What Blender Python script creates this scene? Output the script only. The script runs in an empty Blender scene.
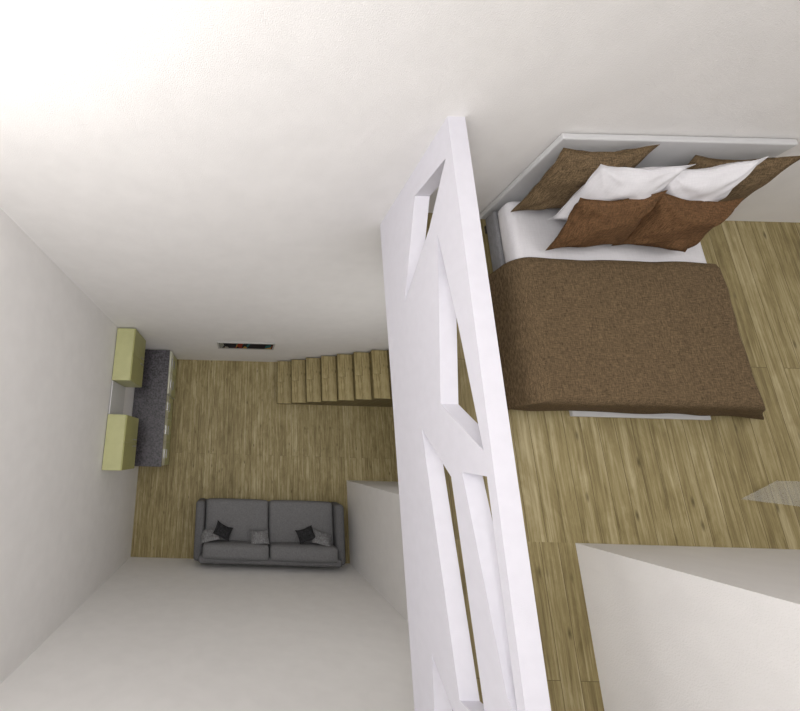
import bpy, bmesh, math, random
from mathutils import Vector, Matrix, noise
from mathutils.geometry import tessellate_polygon
random.seed(4)
col=bpy.context.scene.collection
sc=bpy.context.scene
sc.view_settings.view_transform='Standard'

# ---------------------------------------------------------------- materials
def newmat(name):
    m=bpy.data.materials.new(name); m.use_nodes=True
    nt=m.node_tree; b=nt.nodes['Principled BSDF']
    return m,nt,b
def mat(name,c,rough=.6,var=.06,scale=20,bump=.1,bscale=120,metal=0,bdist=.004):
    m,nt,b=newmat(name)
    tc=nt.nodes.new('ShaderNodeTexCoord')
    n=nt.nodes.new('ShaderNodeTexNoise'); n.inputs['Scale'].default_value=scale; n.inputs['Detail'].default_value=5
    nt.links.new(tc.outputs['Object'],n.inputs['Vector'])
    r=nt.nodes.new('ShaderNodeValToRGB')
    r.color_ramp.elements[0].position=.3; r.color_ramp.elements[1].position=.7
    r.color_ramp.elements[0].color=[x*(1-var) for x in c]+[1]
    r.color_ramp.elements[1].color=[min(1,x*(1+var)) for x in c]+[1]
    nt.links.new(n.outputs['Fac'],r.inputs['Fac']); nt.links.new(r.outputs['Color'],b.inputs['Base Color'])
    b.inputs['Roughness'].default_value=rough; b.inputs['Metallic'].default_value=metal
    if bump:
        n2=nt.nodes.new('ShaderNodeTexNoise'); n2.inputs['Scale'].default_value=bscale; n2.inputs['Detail'].default_value=3
        nt.links.new(tc.outputs['Object'],n2.inputs['Vector'])
        bp=nt.nodes.new('ShaderNodeBump'); bp.inputs['Strength'].default_value=bump; bp.inputs['Distance'].default_value=bdist
        nt.links.new(n2.outputs['Fac'],bp.inputs['Height']); nt.links.new(bp.outputs['Normal'],b.inputs['Normal'])
    return m
def fabric(name,c,var=.25,weave=220,rough=.95,bump=.5):
    m,nt,b=newmat(name)
    tc=nt.nodes.new('ShaderNodeTexCoord')
    mul=None; fac=[]
    for ax in (0,1):
        mp=nt.nodes.new('ShaderNodeMapping')
        mp.inputs['Scale'].default_value=(weave,weave*.10,weave*.3) if ax else (weave*.10,weave,weave)
        nt.links.new(tc.outputs['Object'],mp.inputs['Vector'])
        n=nt.nodes.new('ShaderNodeTexNoise'); n.inputs['Scale'].default_value=1; n.inputs['Detail'].default_value=2
        nt.links.new(mp.outputs['Vector'],n.inputs['Vector']); fac.append(n)
    ad=nt.nodes.new('ShaderNodeMath'); ad.operation='ADD'
    nt.links.new(fac[0].outputs['Fac'],ad.inputs[0]); nt.links.new(fac[1].outputs['Fac'],ad.inputs[1])
    hf=nt.nodes.new('ShaderNodeMath'); hf.operation='MULTIPLY'; hf.inputs[1].default_value=.5
    nt.links.new(ad.outputs[0],hf.inputs[0])
    r=nt.nodes.new('ShaderNodeValToRGB')
    r.color_ramp.elements[0].position=.38; r.color_ramp.elements[1].position=.62
    r.color_ramp.elements[0].color=[x*(1-var) for x in c]+[1]
    r.color_ramp.elements[1].color=[min(1,x*(1+var)) for x in c]+[1]
    nt.links.new(hf.outputs[0],r.inputs['Fac']); nt.links.new(r.outputs['Color'],b.inputs['Base Color'])
    b.inputs['Roughness'].default_value=rough
    b.inputs['Specular IOR Level'].default_value=.15
    bp=nt.nodes.new('ShaderNodeBump'); bp.inputs['Strength'].default_value=bump; bp.inputs['Distance'].default_value=.002
    nt.links.new(hf.outputs[0],bp.inputs['Height']); nt.links.new(bp.outputs['Normal'],b.inputs['Normal'])
    return m
def wood(name,dark,mid,light,row=.14,length=1.9,rough=.5):
    m,nt,b=newmat(name); N=nt.nodes.new; L=nt.links.new
    tc=N('ShaderNodeTexCoord'); sx=N('ShaderNodeSeparateXYZ'); L(tc.outputs['Object'],sx.inputs[0])
    cx=N('ShaderNodeCombineXYZ'); L(sx.outputs['Y'],cx.inputs['X']); L(sx.outputs['X'],cx.inputs['Y'])
    br=N('ShaderNodeTexBrick'); L(cx.outputs[0],br.inputs['Vector'])
    br.inputs['Scale'].default_value=1; br.inputs['Brick Width'].default_value=length; br.inputs['Row Height'].default_value=row
    br.inputs['Mortar Size'].default_value=.0018; br.inputs['Mortar Smooth'].default_value=.3
    br.inputs['Color1'].default_value=(0,0,0,1); br.inputs['Color2'].default_value=(1,1,1,1); br.inputs['Mortar'].default_value=(.5,.5,.5,1)
    br.offset=.37
    off=N('ShaderNodeMath'); off.operation='MULTIPLY'; off.inputs[1].default_value=13.7
    L(br.outputs['Color'],off.inputs[0])
    cz=N('ShaderNodeCombineXYZ'); L(sx.outputs['X'],cz.inputs['X']); L(sx.outputs['Y'],cz.inputs['Y']); L(off.outputs[0],cz.inputs['Z'])
    def ns(sc_,det,dist=0,rg=.5):
        mp=N('ShaderNodeMapping'); mp.inputs['Scale'].default_value=sc_; L(cz.outputs[0],mp.inputs['Vector'])
        n=N('ShaderNodeTexNoise'); n.inputs['Scale'].default_value=1; n.inputs['Detail'].default_value=det; n.inputs['Roughness'].default_value=rg; n.inputs['Distortion'].default_value=dist
        L(mp.outputs[0],n.inputs['Vector']); return n.outputs['Fac']
    n1=ns((65,2.2,1),8,.7,.72); n2=ns((22,.8,1),6,1.0,.62); n3=ns((8,3.2,1),5,.6,.65)
    def madd(x,k,y):
        a=N('ShaderNodeMath'); a.operation='MULTIPLY_ADD'; a.inputs[1].default_value=k; L(x,a.inputs[0])
        if y is None: a.inputs[2].default_value=0
        else: L(y,a.inputs[2])
        return a.outputs[0]
    t=madd(n1,.38,None); t=madd(n2,.36,t); t=madd(n3,.26,t); t=madd(br.outputs['Color'],.05,t)
    r=N('ShaderNodeValToRGB'); e=r.color_ramp.elements
    e[0].position=.42; e[0].color=(*dark,1); e[1].position=.65; e[1].color=(*light,1)
    k=e.new(.53); k.color=(*mid,1)
    L(t,r.inputs['Fac'])
    mx=N('ShaderNodeMix'); mx.data_type='RGBA'; mx.inputs['B'].default_value=[x*.7 for x in dark]+[1]
    L(br.outputs['Fac'],mx.inputs['Factor']); L(r.outputs['Color'],mx.inputs['A'])
    mp=N('ShaderNodeMapping'); mp.inputs['Scale'].default_value=(9,3,1); L(cz.outputs[0],mp.inputs['Vector'])
    vo=N('ShaderNodeTexVoronoi'); vo.inputs['Scale'].default_value=1; L(mp.outputs[0],vo.inputs['Vector'])
    kr=N('ShaderNodeValToRGB'); kr.color_ramp.elements[0].position=.03; kr.color_ramp.elements[0].color=(.8,.8,.8,1)
    kr.color_ramp.elements[1].position=.13; kr.color_ramp.elements[1].color=(0,0,0,1)
    L(vo.outputs['Distance'],kr.inputs['Fac'])
    mk=N('ShaderNodeMix'); mk.data_type='RGBA'; mk.inputs['B'].default_value=[x*.5 for x in dark]+[1]
    L(kr.outputs['Color'],mk.inputs['Factor']); L(mx.outputs['Result'],mk.inputs['A'])
    L(mk.outputs['Result'],b.inputs['Base Color'])
    b.inputs['Roughness'].default_value=rough; b.inputs['Specular IOR Level'].default_value=.25
    bp=N('ShaderNodeBump'); bp.inputs['Strength'].default_value=.25; bp.inputs['Distance'].default_value=.002
    L(n1,bp.inputs['Height']); L(bp.outputs['Normal'],b.inputs['Normal'])
    return m

M_wall=mat('plaster_white',(.80,.785,.775),.9,.02,6,.35,160,bdist=.006)
M_rail=mat('lacquer_lavender_white',(.64,.63,.69),.5,.02,14,.12,220)
M_white=mat('matte_white',(.60,.60,.61),.6,.02,10,.05)
D,MI,LI=(.165,.125,.053),(.295,.24,.112),(.48,.41,.245)
M_floorL=wood('oak_planks',D,MI,LI,row=.115,length=11)
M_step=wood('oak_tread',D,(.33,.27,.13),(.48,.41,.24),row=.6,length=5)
M_riser_shade=wood('oak_riser_shaded',(.11,.083,.037),(.18,.145,.07),(.26,.215,.12),row=.6,length=5)  # oak darkened below the treads: overhang shadow put into the colour
M_sofa=fabric('grey_sofa_fabric',(.135,.135,.14),.2,260)
M_sofa2=fabric('grey_seat_fabric',(.17,.17,.175),.2,260)
M_black=fabric('black_cushion_fabric',(.028,.028,.03),.6,120)
M_greyc=fabric('grey_cushion_fabric',(.19,.19,.195),.45,120)
M_cover=fabric('brown_linen',(.128,.089,.050),.46,320,bump=.8)
M_dark=fabric('dark_brown_linen',(.135,.094,.053),.48,260,bump=.9)
M_rust=fabric('rust_linen',(.125,.067,.032),.40,260,bump=.8)
M_sheet=fabric('white_cotton',(.72,.71,.74),.03,150,bump=.15)
M_base=fabric('grey_bed_fabric',(.22,.22,.23),.12,200)
M_olive=mat('olive_lacquer',(.34,.335,.13),.4,.05,8,.05)
M_olive2=mat('pale_olive_lacquer',(.47,.47,.24),.4,.05,8,.05)
M_cab=mat('cabinet_cream',(.70,.70,.58),.4,.03,8,.03)
M_metal=mat('brushed_metal',(.5,.5,.5),.3,.05,30,.05,metal=1)
M_granite=mat('dark_granite',(.06,.055,.065),.4,.95,38,.05)
M_ring=mat('grey_ring',(.05,.05,.055),.3,.1,10,0)
M_frame=mat('dark_frame',(.03,.028,.03),.4,.1,10,0)
M_pframe=mat('pale_frame',(.42,.42,.41),.4,.05,10,0)
M_glass,_nt,_b=newmat('frosted_glass')
_b.inputs['Base Color'].default_value=(.75,.75,.7,1); _b.inputs['Alpha'].default_value=.16; _b.inputs['Roughness'].default_value=.5
_b.inputs['Specular IOR Level'].default_value=.1
_n=_nt.nodes.new('ShaderNodeTexNoise'); _n.inputs['Scale'].default_value=30
_bp=_nt.nodes.new('ShaderNodeBump'); _bp.inputs['Strength'].default_value=.05
_nt.links.new(_n.outputs['Fac'],_bp.inputs['Height']); _nt.links.new(_bp.outputs['Normal'],_b.inputs['Normal'])

def art():
    m,nt,b=newmat('abstract_print'); N=nt.nodes.new; L=nt.links.new
    tc=N('ShaderNodeTexCoord'); mp=N('ShaderNodeMapping'); mp.inputs['Scale'].default_value=(14,9,3)
    L(tc.outputs['Object'],mp.inputs['Vector'])
    v=N('ShaderNodeTexVoronoi'); v.inputs['Scale'].default_value=1
    L(mp.outputs[0],v.inputs['Vector']); r=N('ShaderNodeValToRGB'); r.color_ramp.interpolation='CONSTANT'
    e=r.color_ramp.elements; e[0].color=(.012,.012,.018,1); e[1].position=.34; e[1].color=(.22,.03,.015,1)
    for p,c in ((.46,(.015,.015,.02,1)),(.56,(.02,.10,.11,1)),(.66,(.35,.2,.04,1)),(.74,(.02,.02,.03,1)),(.90,(.25,.25,.22,1))):
        k=e.new(p); k.color=c
    s=N('ShaderNodeSeparateColor'); L(v.outputs['Color'],s.inputs[0]); L(s.outputs[0],r.inputs['Fac'])
    L(r.outputs['Color'],b.inputs['Base Color']); b.inputs['Roughness'].default_value=.7; b.inputs['Specular IOR Level'].default_value=.1
    return m
M_art=art()

# ---------------------------------------------------------------- helpers
def finish(name,bm,m,loc=(0,0,0),parent=None,smooth=False,rot=None):
    me=bpy.data.meshes.new(name); bmesh.ops.recalc_face_normals(bm,faces=bm.faces); bm.to_mesh(me); bm.free()
    me.materials.append(m)
    if smooth:
        for p in me.polygons:p.use_smooth=True
    o=bpy.data.objects.new(name,me); col.objects.link(o); o.location=loc
    if rot: o.rotation_euler=rot
    if parent: o.parent=parent
    return o
def box(name,x0,x1,y0,y1,z0,z1,m,bev=.0,parent=None,seg=2,smooth=False,origin=None,soft=0):
    bm=bmesh.new(); bmesh.ops.create_cube(bm,size=1)
    cx,cy=(x0+x1)/2,(y0+y1)/2
    for v in bm.verts:
        v.co=Vector((v.co.x*(x1-x0),v.co.y*(y1-y0),(v.co.z+.5)*(z1-z0)))
    if bev: bmesh.ops.bevel(bm,geom=bm.edges[:]+bm.verts[:],offset=bev,segments=seg,profile=.5,affect='EDGES')
    loc=Vector((cx,cy,z0))
    if parent: loc-=parent.location
    return finish(name,bm,m,loc,parent,smooth)
def cushionbox(name,x0,x1,y0,y1,z0,z1,m,parent=None,puff=.02,bev=.04):
    bm=bmesh.new(); bmesh.ops.create_cube(bm,size=1)
    for v in bm.verts: v.co=Vector((v.co.x*(x1-x0),v.co.y*(y1-y0),(v.co.z+.5)*(z1-z0)))
    bmesh.ops.bevel(bm,geom=bm.edges[:]+bm.verts[:],offset=bev,segments=3,profile=.5,affect='EDGES')
    bmesh.ops.subdivide_edges(bm,edges=[e for e in bm.edges if e.calc_length()>.08],cuts=7,use_grid_fill=True)
    W,D,H=(x1-x0)/2,(y1-y0)/2,(z1-z0)
    for v in bm.verts:
        fx=1-(v.co.x/W)**2; fy=1-(v.co.y/D)**2; fz=1-((v.co.z-H/2)/(H/2))**2
        fx,fy,fz=[max(0,min(1,t)) for t in (fx,fy,fz)]
        if v.co.z>H/2: v.co.z+=puff*fx**.5*fy**.5
        v.co.y+=(puff*.5*fx**.5*fz**.5)*(1 if v.co.y>0 else -1)
        v.co.z+=.004*noise.noise(v.co*7)
    loc=Vector(((x0+x1)/2,(y0+y1)/2,z0))
    if parent: loc-=parent.location
    return finish(name,bm,m,loc,parent,True)
def empty(name,loc):
    e=bpy.data.objects.new(name,None); e.empty_display_size=.2; e.location=loc; col.objects.link(e); return e
def tag(o,label,cat,group=None):
    o['label']=label; o['category']=cat
    if group:o['group']=group
def struct(o): o['kind']='structure'; return o

# ---------------------------------------------------------------- room shell
XL,XR,YB,YF,TOP=-1.957,5.2,1.82,-1.957,9.3
LOFT=5.412
XT,YT=2.11,-.497
struct(box('floor',XL-.2,XR+.2,YF-.2,YB+.2,-.15,0,M_floorL))
struct(box('floor_loft',1.205,XR,YT,YB,LOFT-.179,LOFT,M_floorL))
struct(box('floor_landing',1.205,XT,YF,YT,LOFT-.179,LOFT,M_floorL))
struct(box('wall_left',XL-.2,XL,YF-.2,YB+.2,0,TOP,M_wall))
struct(box('wall_right',XR,XR+.2,YF-.2,YB+.2,0,TOP,M_wall))
struct(box('wall_back',XL,XR,YB,YB+.2,0,TOP,M_wall))
struct(box('wall_front',XL,XR,YF-.2,YF,0,TOP,M_wall))
struct(box('ceiling',XL-.2,XR+.2,YF-.2,YB+.2,TOP,TOP+.15,M_wall))
struct(box('wall_closet_side',XT,XT+.12,YF,YT-.12,0,TOP,M_wall))
struct(box('wall_closet_back',XT,XR,YT-.12,YT,0,TOP,M_wall))

# ---------------------------------------------------------------- lattice partition
def lattice():
    x0,x1=1.1025,1.200
    outer=[(1.82,5.233),(1.82,6.316),(YF,6.316),(YF,5.233)]
    holes=[[(1.60,6.250),(1.64,5.86),(1.00,5.57),(1.32,6.00)],
           [(1.23,6.08),(.28,5.92),(.03,6.26),(.64,6.18)],
           [(.16,5.66),(-.10,5.95),(-1.12,6.03),(-1.14,5.81)],
           [(-.07,6.06),(-.08,6.260),(-.98,6.265),(-.93,6.21)],
           [(-1.06,5.54),(-1.22,5.73),(-1.85,5.83),(-1.85,5.47)],
           [(-1.24,6.04),(-1.18,6.25),(-1.85,6.25),(-1.85,6.04)]]
    polys=[outer]+holes
    pts=[p for P in polys for p in P]
    tris=tessellate_polygon([[Vector((a,b,0)) for a,b in P] for P in polys])
    bm=bmesh.new()
    A=[bm.verts.new((0,a,b-5.233)) for a,b in pts]; B=[bm.verts.new((x1-x0,a,b-5.233)) for a,b in pts]
    for t in tris:
        try: bm.faces.new([A[i] for i in t]); bm.faces.new([B[i] for i in reversed(t)])
        except ValueError: pass
    k=0
    for P in polys:
        n=len(P)
        for i in range(n):
            a,b=k+i,k+(i+1)%n
            bm.faces.new([A[a],A[b],B[b],B[a]])
        k+=n
    o=finish('partition_railing',bm,M_rail,(x0,0,5.233))
    tag(o,'white lattice partition with angular triangular cutouts along the loft edge','railing')
lattice()

# ---------------------------------------------------------------- staircase
st=empty('staircase',(.75,1.385,0))
for i in range(13):
    xa=.75+.262*i; z=.182*(i+1)
    xb=xa+.262
    s=box('riser',xa+.004,xb+.004,.948,1.80,0,z-.03,M_riser_shade,.002,st,1)
    n=box('tread',xa-.008,xb+.003,.94,1.80,z-.03,z+.012,M_step,.005,st,2)
tag(st,'straight oak staircase rising along the white wall','staircase')

# ---------------------------------------------------------------- sofa
sf=empty('sofa',(.57,-1.38,0))
sx0,sx1,sy0,sy1=-.74,1.90,-1.86,-.88
box('frame',sx0+.02,sx1-.02,sy0+.02,sy1-.02,.10,.27,M_sofa,.02,sf,2,True)
for a,b in ((sx0,sx0+.16),(sx1-.16,sx1)):
    box('armrest',a,b,sy0,sy1,.10,.58,M_sofa,.06,sf,4,True)
mid=.57
for a,b in ((sx0+.165,mid-.006),(mid+.006,sx1-.165)):
    cushionbox('seat_cushion',a,b,sy0+.25,sy1+.01,.27,.43,M_sofa2,sf,.035,.055)
    cushionbox('back_cushion',a,b,sy0+.08,sy0+.31,.40,.75,M_sofa2,sf,.045,.06)
box('backrest',sx0+.10,sx1-.10,sy0,sy0+.13,.10,.72,M_sofa,.045,sf,4,True)
for x in (sx0+.08,sx1-.08):
    for y in (sy0+.08,sy1-.08):
        box('leg',x-.025,x+.025,y-.025,y+.025,0,.10,M_frame,.005,sf)
tag(sf,'grey two-seat fabric sofa against the white wall','sofa')

# ---------------------------------------------------------------- pillows
def pillow(name,w,h,t,loc,rot,m,seed=0,ear=.10,n=34):
    bm=bmesh.new(); g=[{},{}]
    for s in (0,1):
        for i in range(n+1):
            for j in range(n+1):
                u=math.sin((i/n*2-1)*math.pi/2); v=math.sin((j/n*2-1)*math.pi/2)
                edge=(i in(0,n) or j in (0,n))
                if s==1 and edge: g[1][i,j]=g[0][i,j]; continue
                px=u*w/2*(1-ear*(1-v*v)*abs(u)); py=v*h/2*(1-ear*(1-u*u)*abs(v))
                fl=.93
                uu=min(1,abs(u)/fl); vv=min(1,abs(v)/fl)
                th=max(0,(1-uu**3.2)*(1-vv**3.2))**.55
                q=Vector((u*1.2+seed*3.1,v*1.2,s*5+seed))
                z=t/2*th*(1+.18*noise.noise(q))
                z+=.016*th**.5*noise.noise(q*2.2)
                for cu in (-1,1):
                    for cv in (-1,1):
                        dd=math.hypot(u-cu,v-cv)
                        if dd<1.0:
                            an=math.atan2(v-cv,u-cu)
                            z+=.009*math.sin(an*11+seed+cu*2+cv)*math.sin(min(1,dd)*math.pi)*th**.4
                py-=.02*(1-u*u)*(v>0)*v
                zz=.02*noise.noise(Vector((u*1.2,v*1.2,seed)))+.005*math.sin(8*u+seed)*abs(v)**4+.005*math.sin(7*v+seed)*abs(u)**4
                g[s][i,j]=bm.verts.new((px,py,(z+.002 if s else -z)+zz))
        for i in range(n):
            for j in range(n):
                f=[g[s][i,j],g[s][i+1,j],g[s][i+1,j+1],g[s][i,j+1]]
                bm.faces.new(f if s else f[::-1])
    return finish(name,bm,m,loc,None,True,rot)
R=math.radians
for (x,y,z,rx,rz,w,m,lb,sd) in (
  (-.47,-1.43,.58,50,14,.34,M_greyc,'grey square cushion leaning in the sofa corner',1),
  (-.24,-1.36,.57,38,-22,.31,M_black,'black square cushion on the grey sofa seat',2),
  (.40,-1.44,.58,44,3,.34,M_greyc,'grey square cushion in the middle of the sofa',3),
  (1.21,-1.38,.57,38,18,.31,M_black,'black square cushion on the grey sofa seat',4),
  (1.49,-1.43,.58,46,-16,.34,M_greyc,'grey square cushion leaning in the sofa corner',5)):
    o=pillow('cushion',w,w*.85,.11,(x,y,z),(R(-rx),0,R(rz)),m,sd,n=16)
    tag(o,lb,'cushion','cushions on the sofa')

# ---------------------------------------------------------------- kitchen
XW=XL+.01
def base_unit(y0,y1,xf,label,n):
    c=empty('base_cabinet',((XW+xf)/2,(y0+y1)/2,0))
    box('body',XW,xf-.02,y0,y1,.0,.82,M_cab,.004,c,1)
    w=(y1-y0)/n
    for i in range(n):
        a,b=y0+i*w+.006,y0+(i+1)*w-.006
        d=box('door',xf-.018,xf,a,b,.08,.50,M_olive2,.003,c,1)
        h=box('handle',xf+.001,xf+.02,(a+b)/2-.08,(a+b)/2+.08,.45,.465,M_metal,.003,None,1); h.parent=d; h.location-=Vector(d.location)+c.location
        d=box('drawer',xf-.018,xf,a,b,.52,.80,M_cab,.003,c,1)
        h=box('handle',xf+.001,xf+.02,(a+b)/2-.08,(a+b)/2+.08,.70,.715,M_metal,.003,None,1); h.parent=d; h.location-=Vector(d.location)+c.location
    tag(c,label,'cabinet','kitchen base cabinets')
base_unit(.98,1.80,-1.33,'cream and olive base cabinet in the kitchen corner',2)
base_unit(-.30,.975,-1.36,'cream and olive base cabinet under dark worktop',3)
wt=box('worktop',XW,-1.355,-.31,1.80,.82,.86,M_granite,.005)
tag(wt,'dark speckled granite worktop on the kitchen base cabinets','worktop')
ck=box('cooktop',-1.88,-1.42,.30,.80,.86,.868,M_granite,.003)
for dx,dy,r in ((-.11,-.13,.07),(.11,-.13,.06),(-.11,.13,.06),(.11,.13,.07)):
    bm=bmesh.new()
    a=[bm.verts.new((math.cos(t*math.tau/32)*r,math.sin(t*math.tau/32)*r,0)) for t in range(32)]
    b=[bm.verts.new((math.cos(t*math.tau/32)*r*.9,math.sin(t*math.tau/32)*r*.9,0)) for t in range(32)]
    for t in range(32): bm.faces.new([a[t],a[(t+1)%32],b[(t+1)%32],b[t]])
    finish('burner',bm,M_ring,(dx,dy,.0095),ck)
tag(ck,'dark cooktop set flush in the speckled worktop','cooktop')
def wall_unit(y0,y1,label):
    c=empty('wall_cabinet',((XW-1.66)/2,(y0+y1)/2,1.5))
    box('body',XW,-1.68,y0,y1,1.5,2.2,M_olive2,.004,c,1)
    mid=(y0+y1)/2
    for a,b,ys in ((y0+.004,mid-.003,mid-.05),(mid+.003,y1-.004,mid+.05)):
        d=box('door',-1.679,-1.66,a,b,1.5,2.2,M_olive,.003,c,1)
        h=box('handle',-1.659,-1.64,ys-.008,ys+.008,1.58,1.74,M_metal,.003,None,1); h.parent=d; h.location-=Vector(d.location)+c.location
    tag(c,label,'cabinet','kitchen wall cabinets')
wall_unit(.98,1.80,'olive green wall cabinet in the room corner')
wall_unit(-.32,.47,'olive green wall cabinet at the open end of the kitchen')
sh=box('wall_panel',XW,-1.93,.475,.975,1.50,2.18,M_white,.004)
tag(sh,'slim white panel on the wall between olive cabinets','panel')

# ---------------------------------------------------------------- picture on wall
pc=empty('framed_picture',(.075,YB-.02,1.08))
x0,x1,z0,z1=-.43,.58,1.08,1.50
for a in ((x0,x1,z1-.03,z1),(x0,x1,z0,z0+.06),(x0,x0+.03,z0+.06,z1-.03),(x1-.03,x1,z0+.06,z1-.03)):
    box('frame',a[0],a[1],YB-.022,YB,a[2],a[3],M_pframe,.003,pc,1)
box('picture',x0+.03,x1-.03,YB-.02,YB-.001,z0+.06,z1-.03,M_art,0,pc)
tag(pc,'wide dark abstract picture in pale frame on white wall','picture')

# ---------------------------------------------------------------- bed
bx0,bx1,by0,by1=1.80,3.09,.34,1.74
bd=empty('bed',((bx0+bx1)/2,(by0+by1)/2,LOFT))
box('bed_frame',bx0,bx1,by0,by1,LOFT+.06,LOFT+.17,M_base,.015,bd,2,True)
box('bed_base',2.22,3.14,.285,1.6,LOFT,LOFT+.03,M_white,.005,bd)
for x in (bx0+.06,bx1-.06):
    for y in (by0+.06,by1-.06):
        box('leg',x-.03,x+.03,y-.03,y+.03,LOFT,LOFT+.06,M_frame,.004,bd)
cushionbox('mattress',bx0+.005,bx1-.005,by0+.01,by1-.005,LOFT+.17,LOFT+.315,M_sheet,bd,.006,.045)
box('headboard',1.80,3.14,1.772,1.812,LOFT,LOFT+.82,M_white,.008,bd,2)
tag(bd,'low double bed with white headboard and grey base','bed')

# bedspread
def spread():
    x0,x1,y0,y1=bx0-.012,bx1+.03,by0-.012,1.27
    top=LOFT+.346; r=.05; rl=.11
    dl,dr,df=.25,.30,.275
    nx,ny=150,140
    bm=bmesh.new(); V={}
    def fold(d,r):
        L=r*math.pi/2
        if d<=0: return 0,0
        if d<L:
            a=d/r; return r*math.sin(a), r*(1-math.cos(a))
        return r, r+(d-L)
    for i in range(nx+1):
        for j in range(ny+1):
            a=(x0-dl)+(x1-x0+dl+dr)*i/nx
            b=(y0-df)+(y1-y0+df)*j/ny
            xl,xr=x0+rl-.02,x1-r; yf=y0+r
            X=min(max(a,xl),xr); Y=max(b,yf)
            ol,zl=fold(xl-a,rl); orr,zr=fold(a-xr,r); of,zf=fold(yf-b,r)
            z=max(zl,zr,zf)
            X+=orr-ol; Y-=of
            fl=.10*z; wav=.35+.65*(.5+.5*math.sin(b*13+1.3*math.sin(b*5)))
            wavf=.35+.65*(.5+.5*math.sin(a*13+1.5*math.sin(a*4)))
            foot=max(0,min(1,(1.2-b)/1.1))
            if zl>r: X-=fl*.35*wav
            if zr>.02: X+=fl*.5*wav+(.16+1.0*foot)*(zr-.02)
            if zf>r: Y-=fl*.5*wavf
            if zf>.02 and zr>.02: Y-=.05*min(zf,zr)
            q=Vector((a*2.2,b*2.2,0))
            zz=top-z+ .014*noise.noise(q)+.007*noise.noise(q*3.1)
            if j>ny-4: zz-= .003*(j-(ny-4))
            V[i,j]=bm.verts.new((X-2.45,Y-.8+.014*noise.noise(Vector((a*3,0,1)))*(j/ny),zz-LOFT))
    for i in range(nx):
        for j in range(ny): bm.faces.new([V[i,j],V[i+1,j],V[i+1,j+1],V[i,j+1]])
    o=finish('bedspread',bm,M_cover,(2.45,.8,LOFT),None,True)
    md=o.modifiers.new('thick','SOLIDIFY'); md.thickness=.005; md.offset=1
    tag(o,'coarse brown linen bedspread draped over the bed foot','bedspread')
spread()
for (x,y,z,tilt,ry,rz,w,h,t,m,lb,sd) in (
  (2.05,1.665,6.01,79,0,4,.55,.49,.16,M_dark,'dark brown linen pillow leaning on the headboard',11),
  (2.89,1.665,5.99,79,6,-4,.56,.46,.16,M_dark,'dark brown linen pillow leaning on the headboard',12),
  (2.23,1.565,6.035,78,0,3,.53,.43,.16,M_sheet,'white cotton pillow tucked between brown pillows',13),
  (2.65,1.575,6.06,78,15,-2,.46,.40,.16,M_sheet,'white cotton pillow tucked between brown pillows',14),
  (2.20,1.425,5.95,66,3,4,.50,.38,.18,M_rust,'rust brown pillow in the front row on the bed',15),
  (2.64,1.425,5.95,66,0,-5,.48,.38,.18,M_rust,'rust brown pillow in the front row on the bed',16)):
    o=pillow('pillow',w,h,t,(x,y,z),(0,0,0),m,sd)
    o.rotation_euler=(Matrix.Rotation(R(rz),3,'Z')@Matrix.Rotation(R(tilt),3,'X')@Matrix.Rotation(R(ry),3,'Z')).to_euler()
    tag(o,lb,'pillow','pillows on the bed')

# ---------------------------------------------------------------- glass piece on the loft floor
bm=bmesh.new()
P=[(-.20,-.02,0),(.22,-.06,0),(.30,.10,0),(.0,.10,.05)]
vs=[bm.verts.new(p) for p in P]
for f in ((0,1,2),(0,3,1),(1,3,2),(0,2,3)): bm.faces.new([vs[i] for i in f])
g=finish('glass_ornament',bm,M_glass,(3.42,-.19,LOFT+.001))
tag(g,'pale translucent faceted glass piece lying on the wooden floor','ornament')

# ---------------------------------------------------------------- lights
def area(name,loc,size,power,c=(1,1,1),rot=(0,0,0),sy=None):
    l=bpy.data.lights.new(name,'AREA'); l.energy=power; l.color=c; l.size=size
    if sy: l.shape='RECTANGLE'; l.size_y=sy
    o=bpy.data.objects.new(name,l); o.location=loc; o.rotation_euler=rot; col.objects.link(o)
area('ceiling_light_hall',(-.85,.0,9.2),2.0,104,(1,.985,.97))
area('ceiling_light_corner',(-1.45,1.3,7.9),.6,27,(1,.97,.94))
area('ceiling_light_bedroom',(3.6,.6,9.2),1.6,28,(1,.985,.97))
area('added_fill_under_loft',(2.5,-.1,4.6),1.4,32,(1,.985,.965),(0,R(20),0),1.2)  # added fill, hidden below the slab, lifts the lower living hall
w=bpy.data.worlds.new('World'); sc.world=w; w.use_nodes=True
w.node_tree.nodes['Background'].inputs[0].default_value=(.9,.92,1,1); w.node_tree.nodes['Background'].inputs[1].default_value=.4

# ---------------------------------------------------------------- camera
th,yw,ro=.260,.015,.013
c,s=math.cos(th),math.sin(th)
Rz=Matrix.Rotation(yw,3,'Z')
fw=Rz@Vector((0,s,-c)); up=Rz@Vector((0,c,s)); rt=Rz@Vector((1,0,0))
cr,sr=math.cos(ro),math.sin(ro)
rt,up=rt*cr+up*sr,up*cr-rt*sr
cam=bpy.data.cameras.new('camera'); co=bpy.data.objects.new('camera',cam); col.objects.link(co)
m=Matrix((rt,up,-fw)).transposed().to_4x4(); m.translation=(0,0,8.1); co.matrix_world=m
cam.sensor_width=36; cam.lens=395.25/800*36; cam.shift_x=(400-240.29)/800; cam.shift_y=(345.65-355.5)/800
cam.clip_start=.05
sc.camera=co
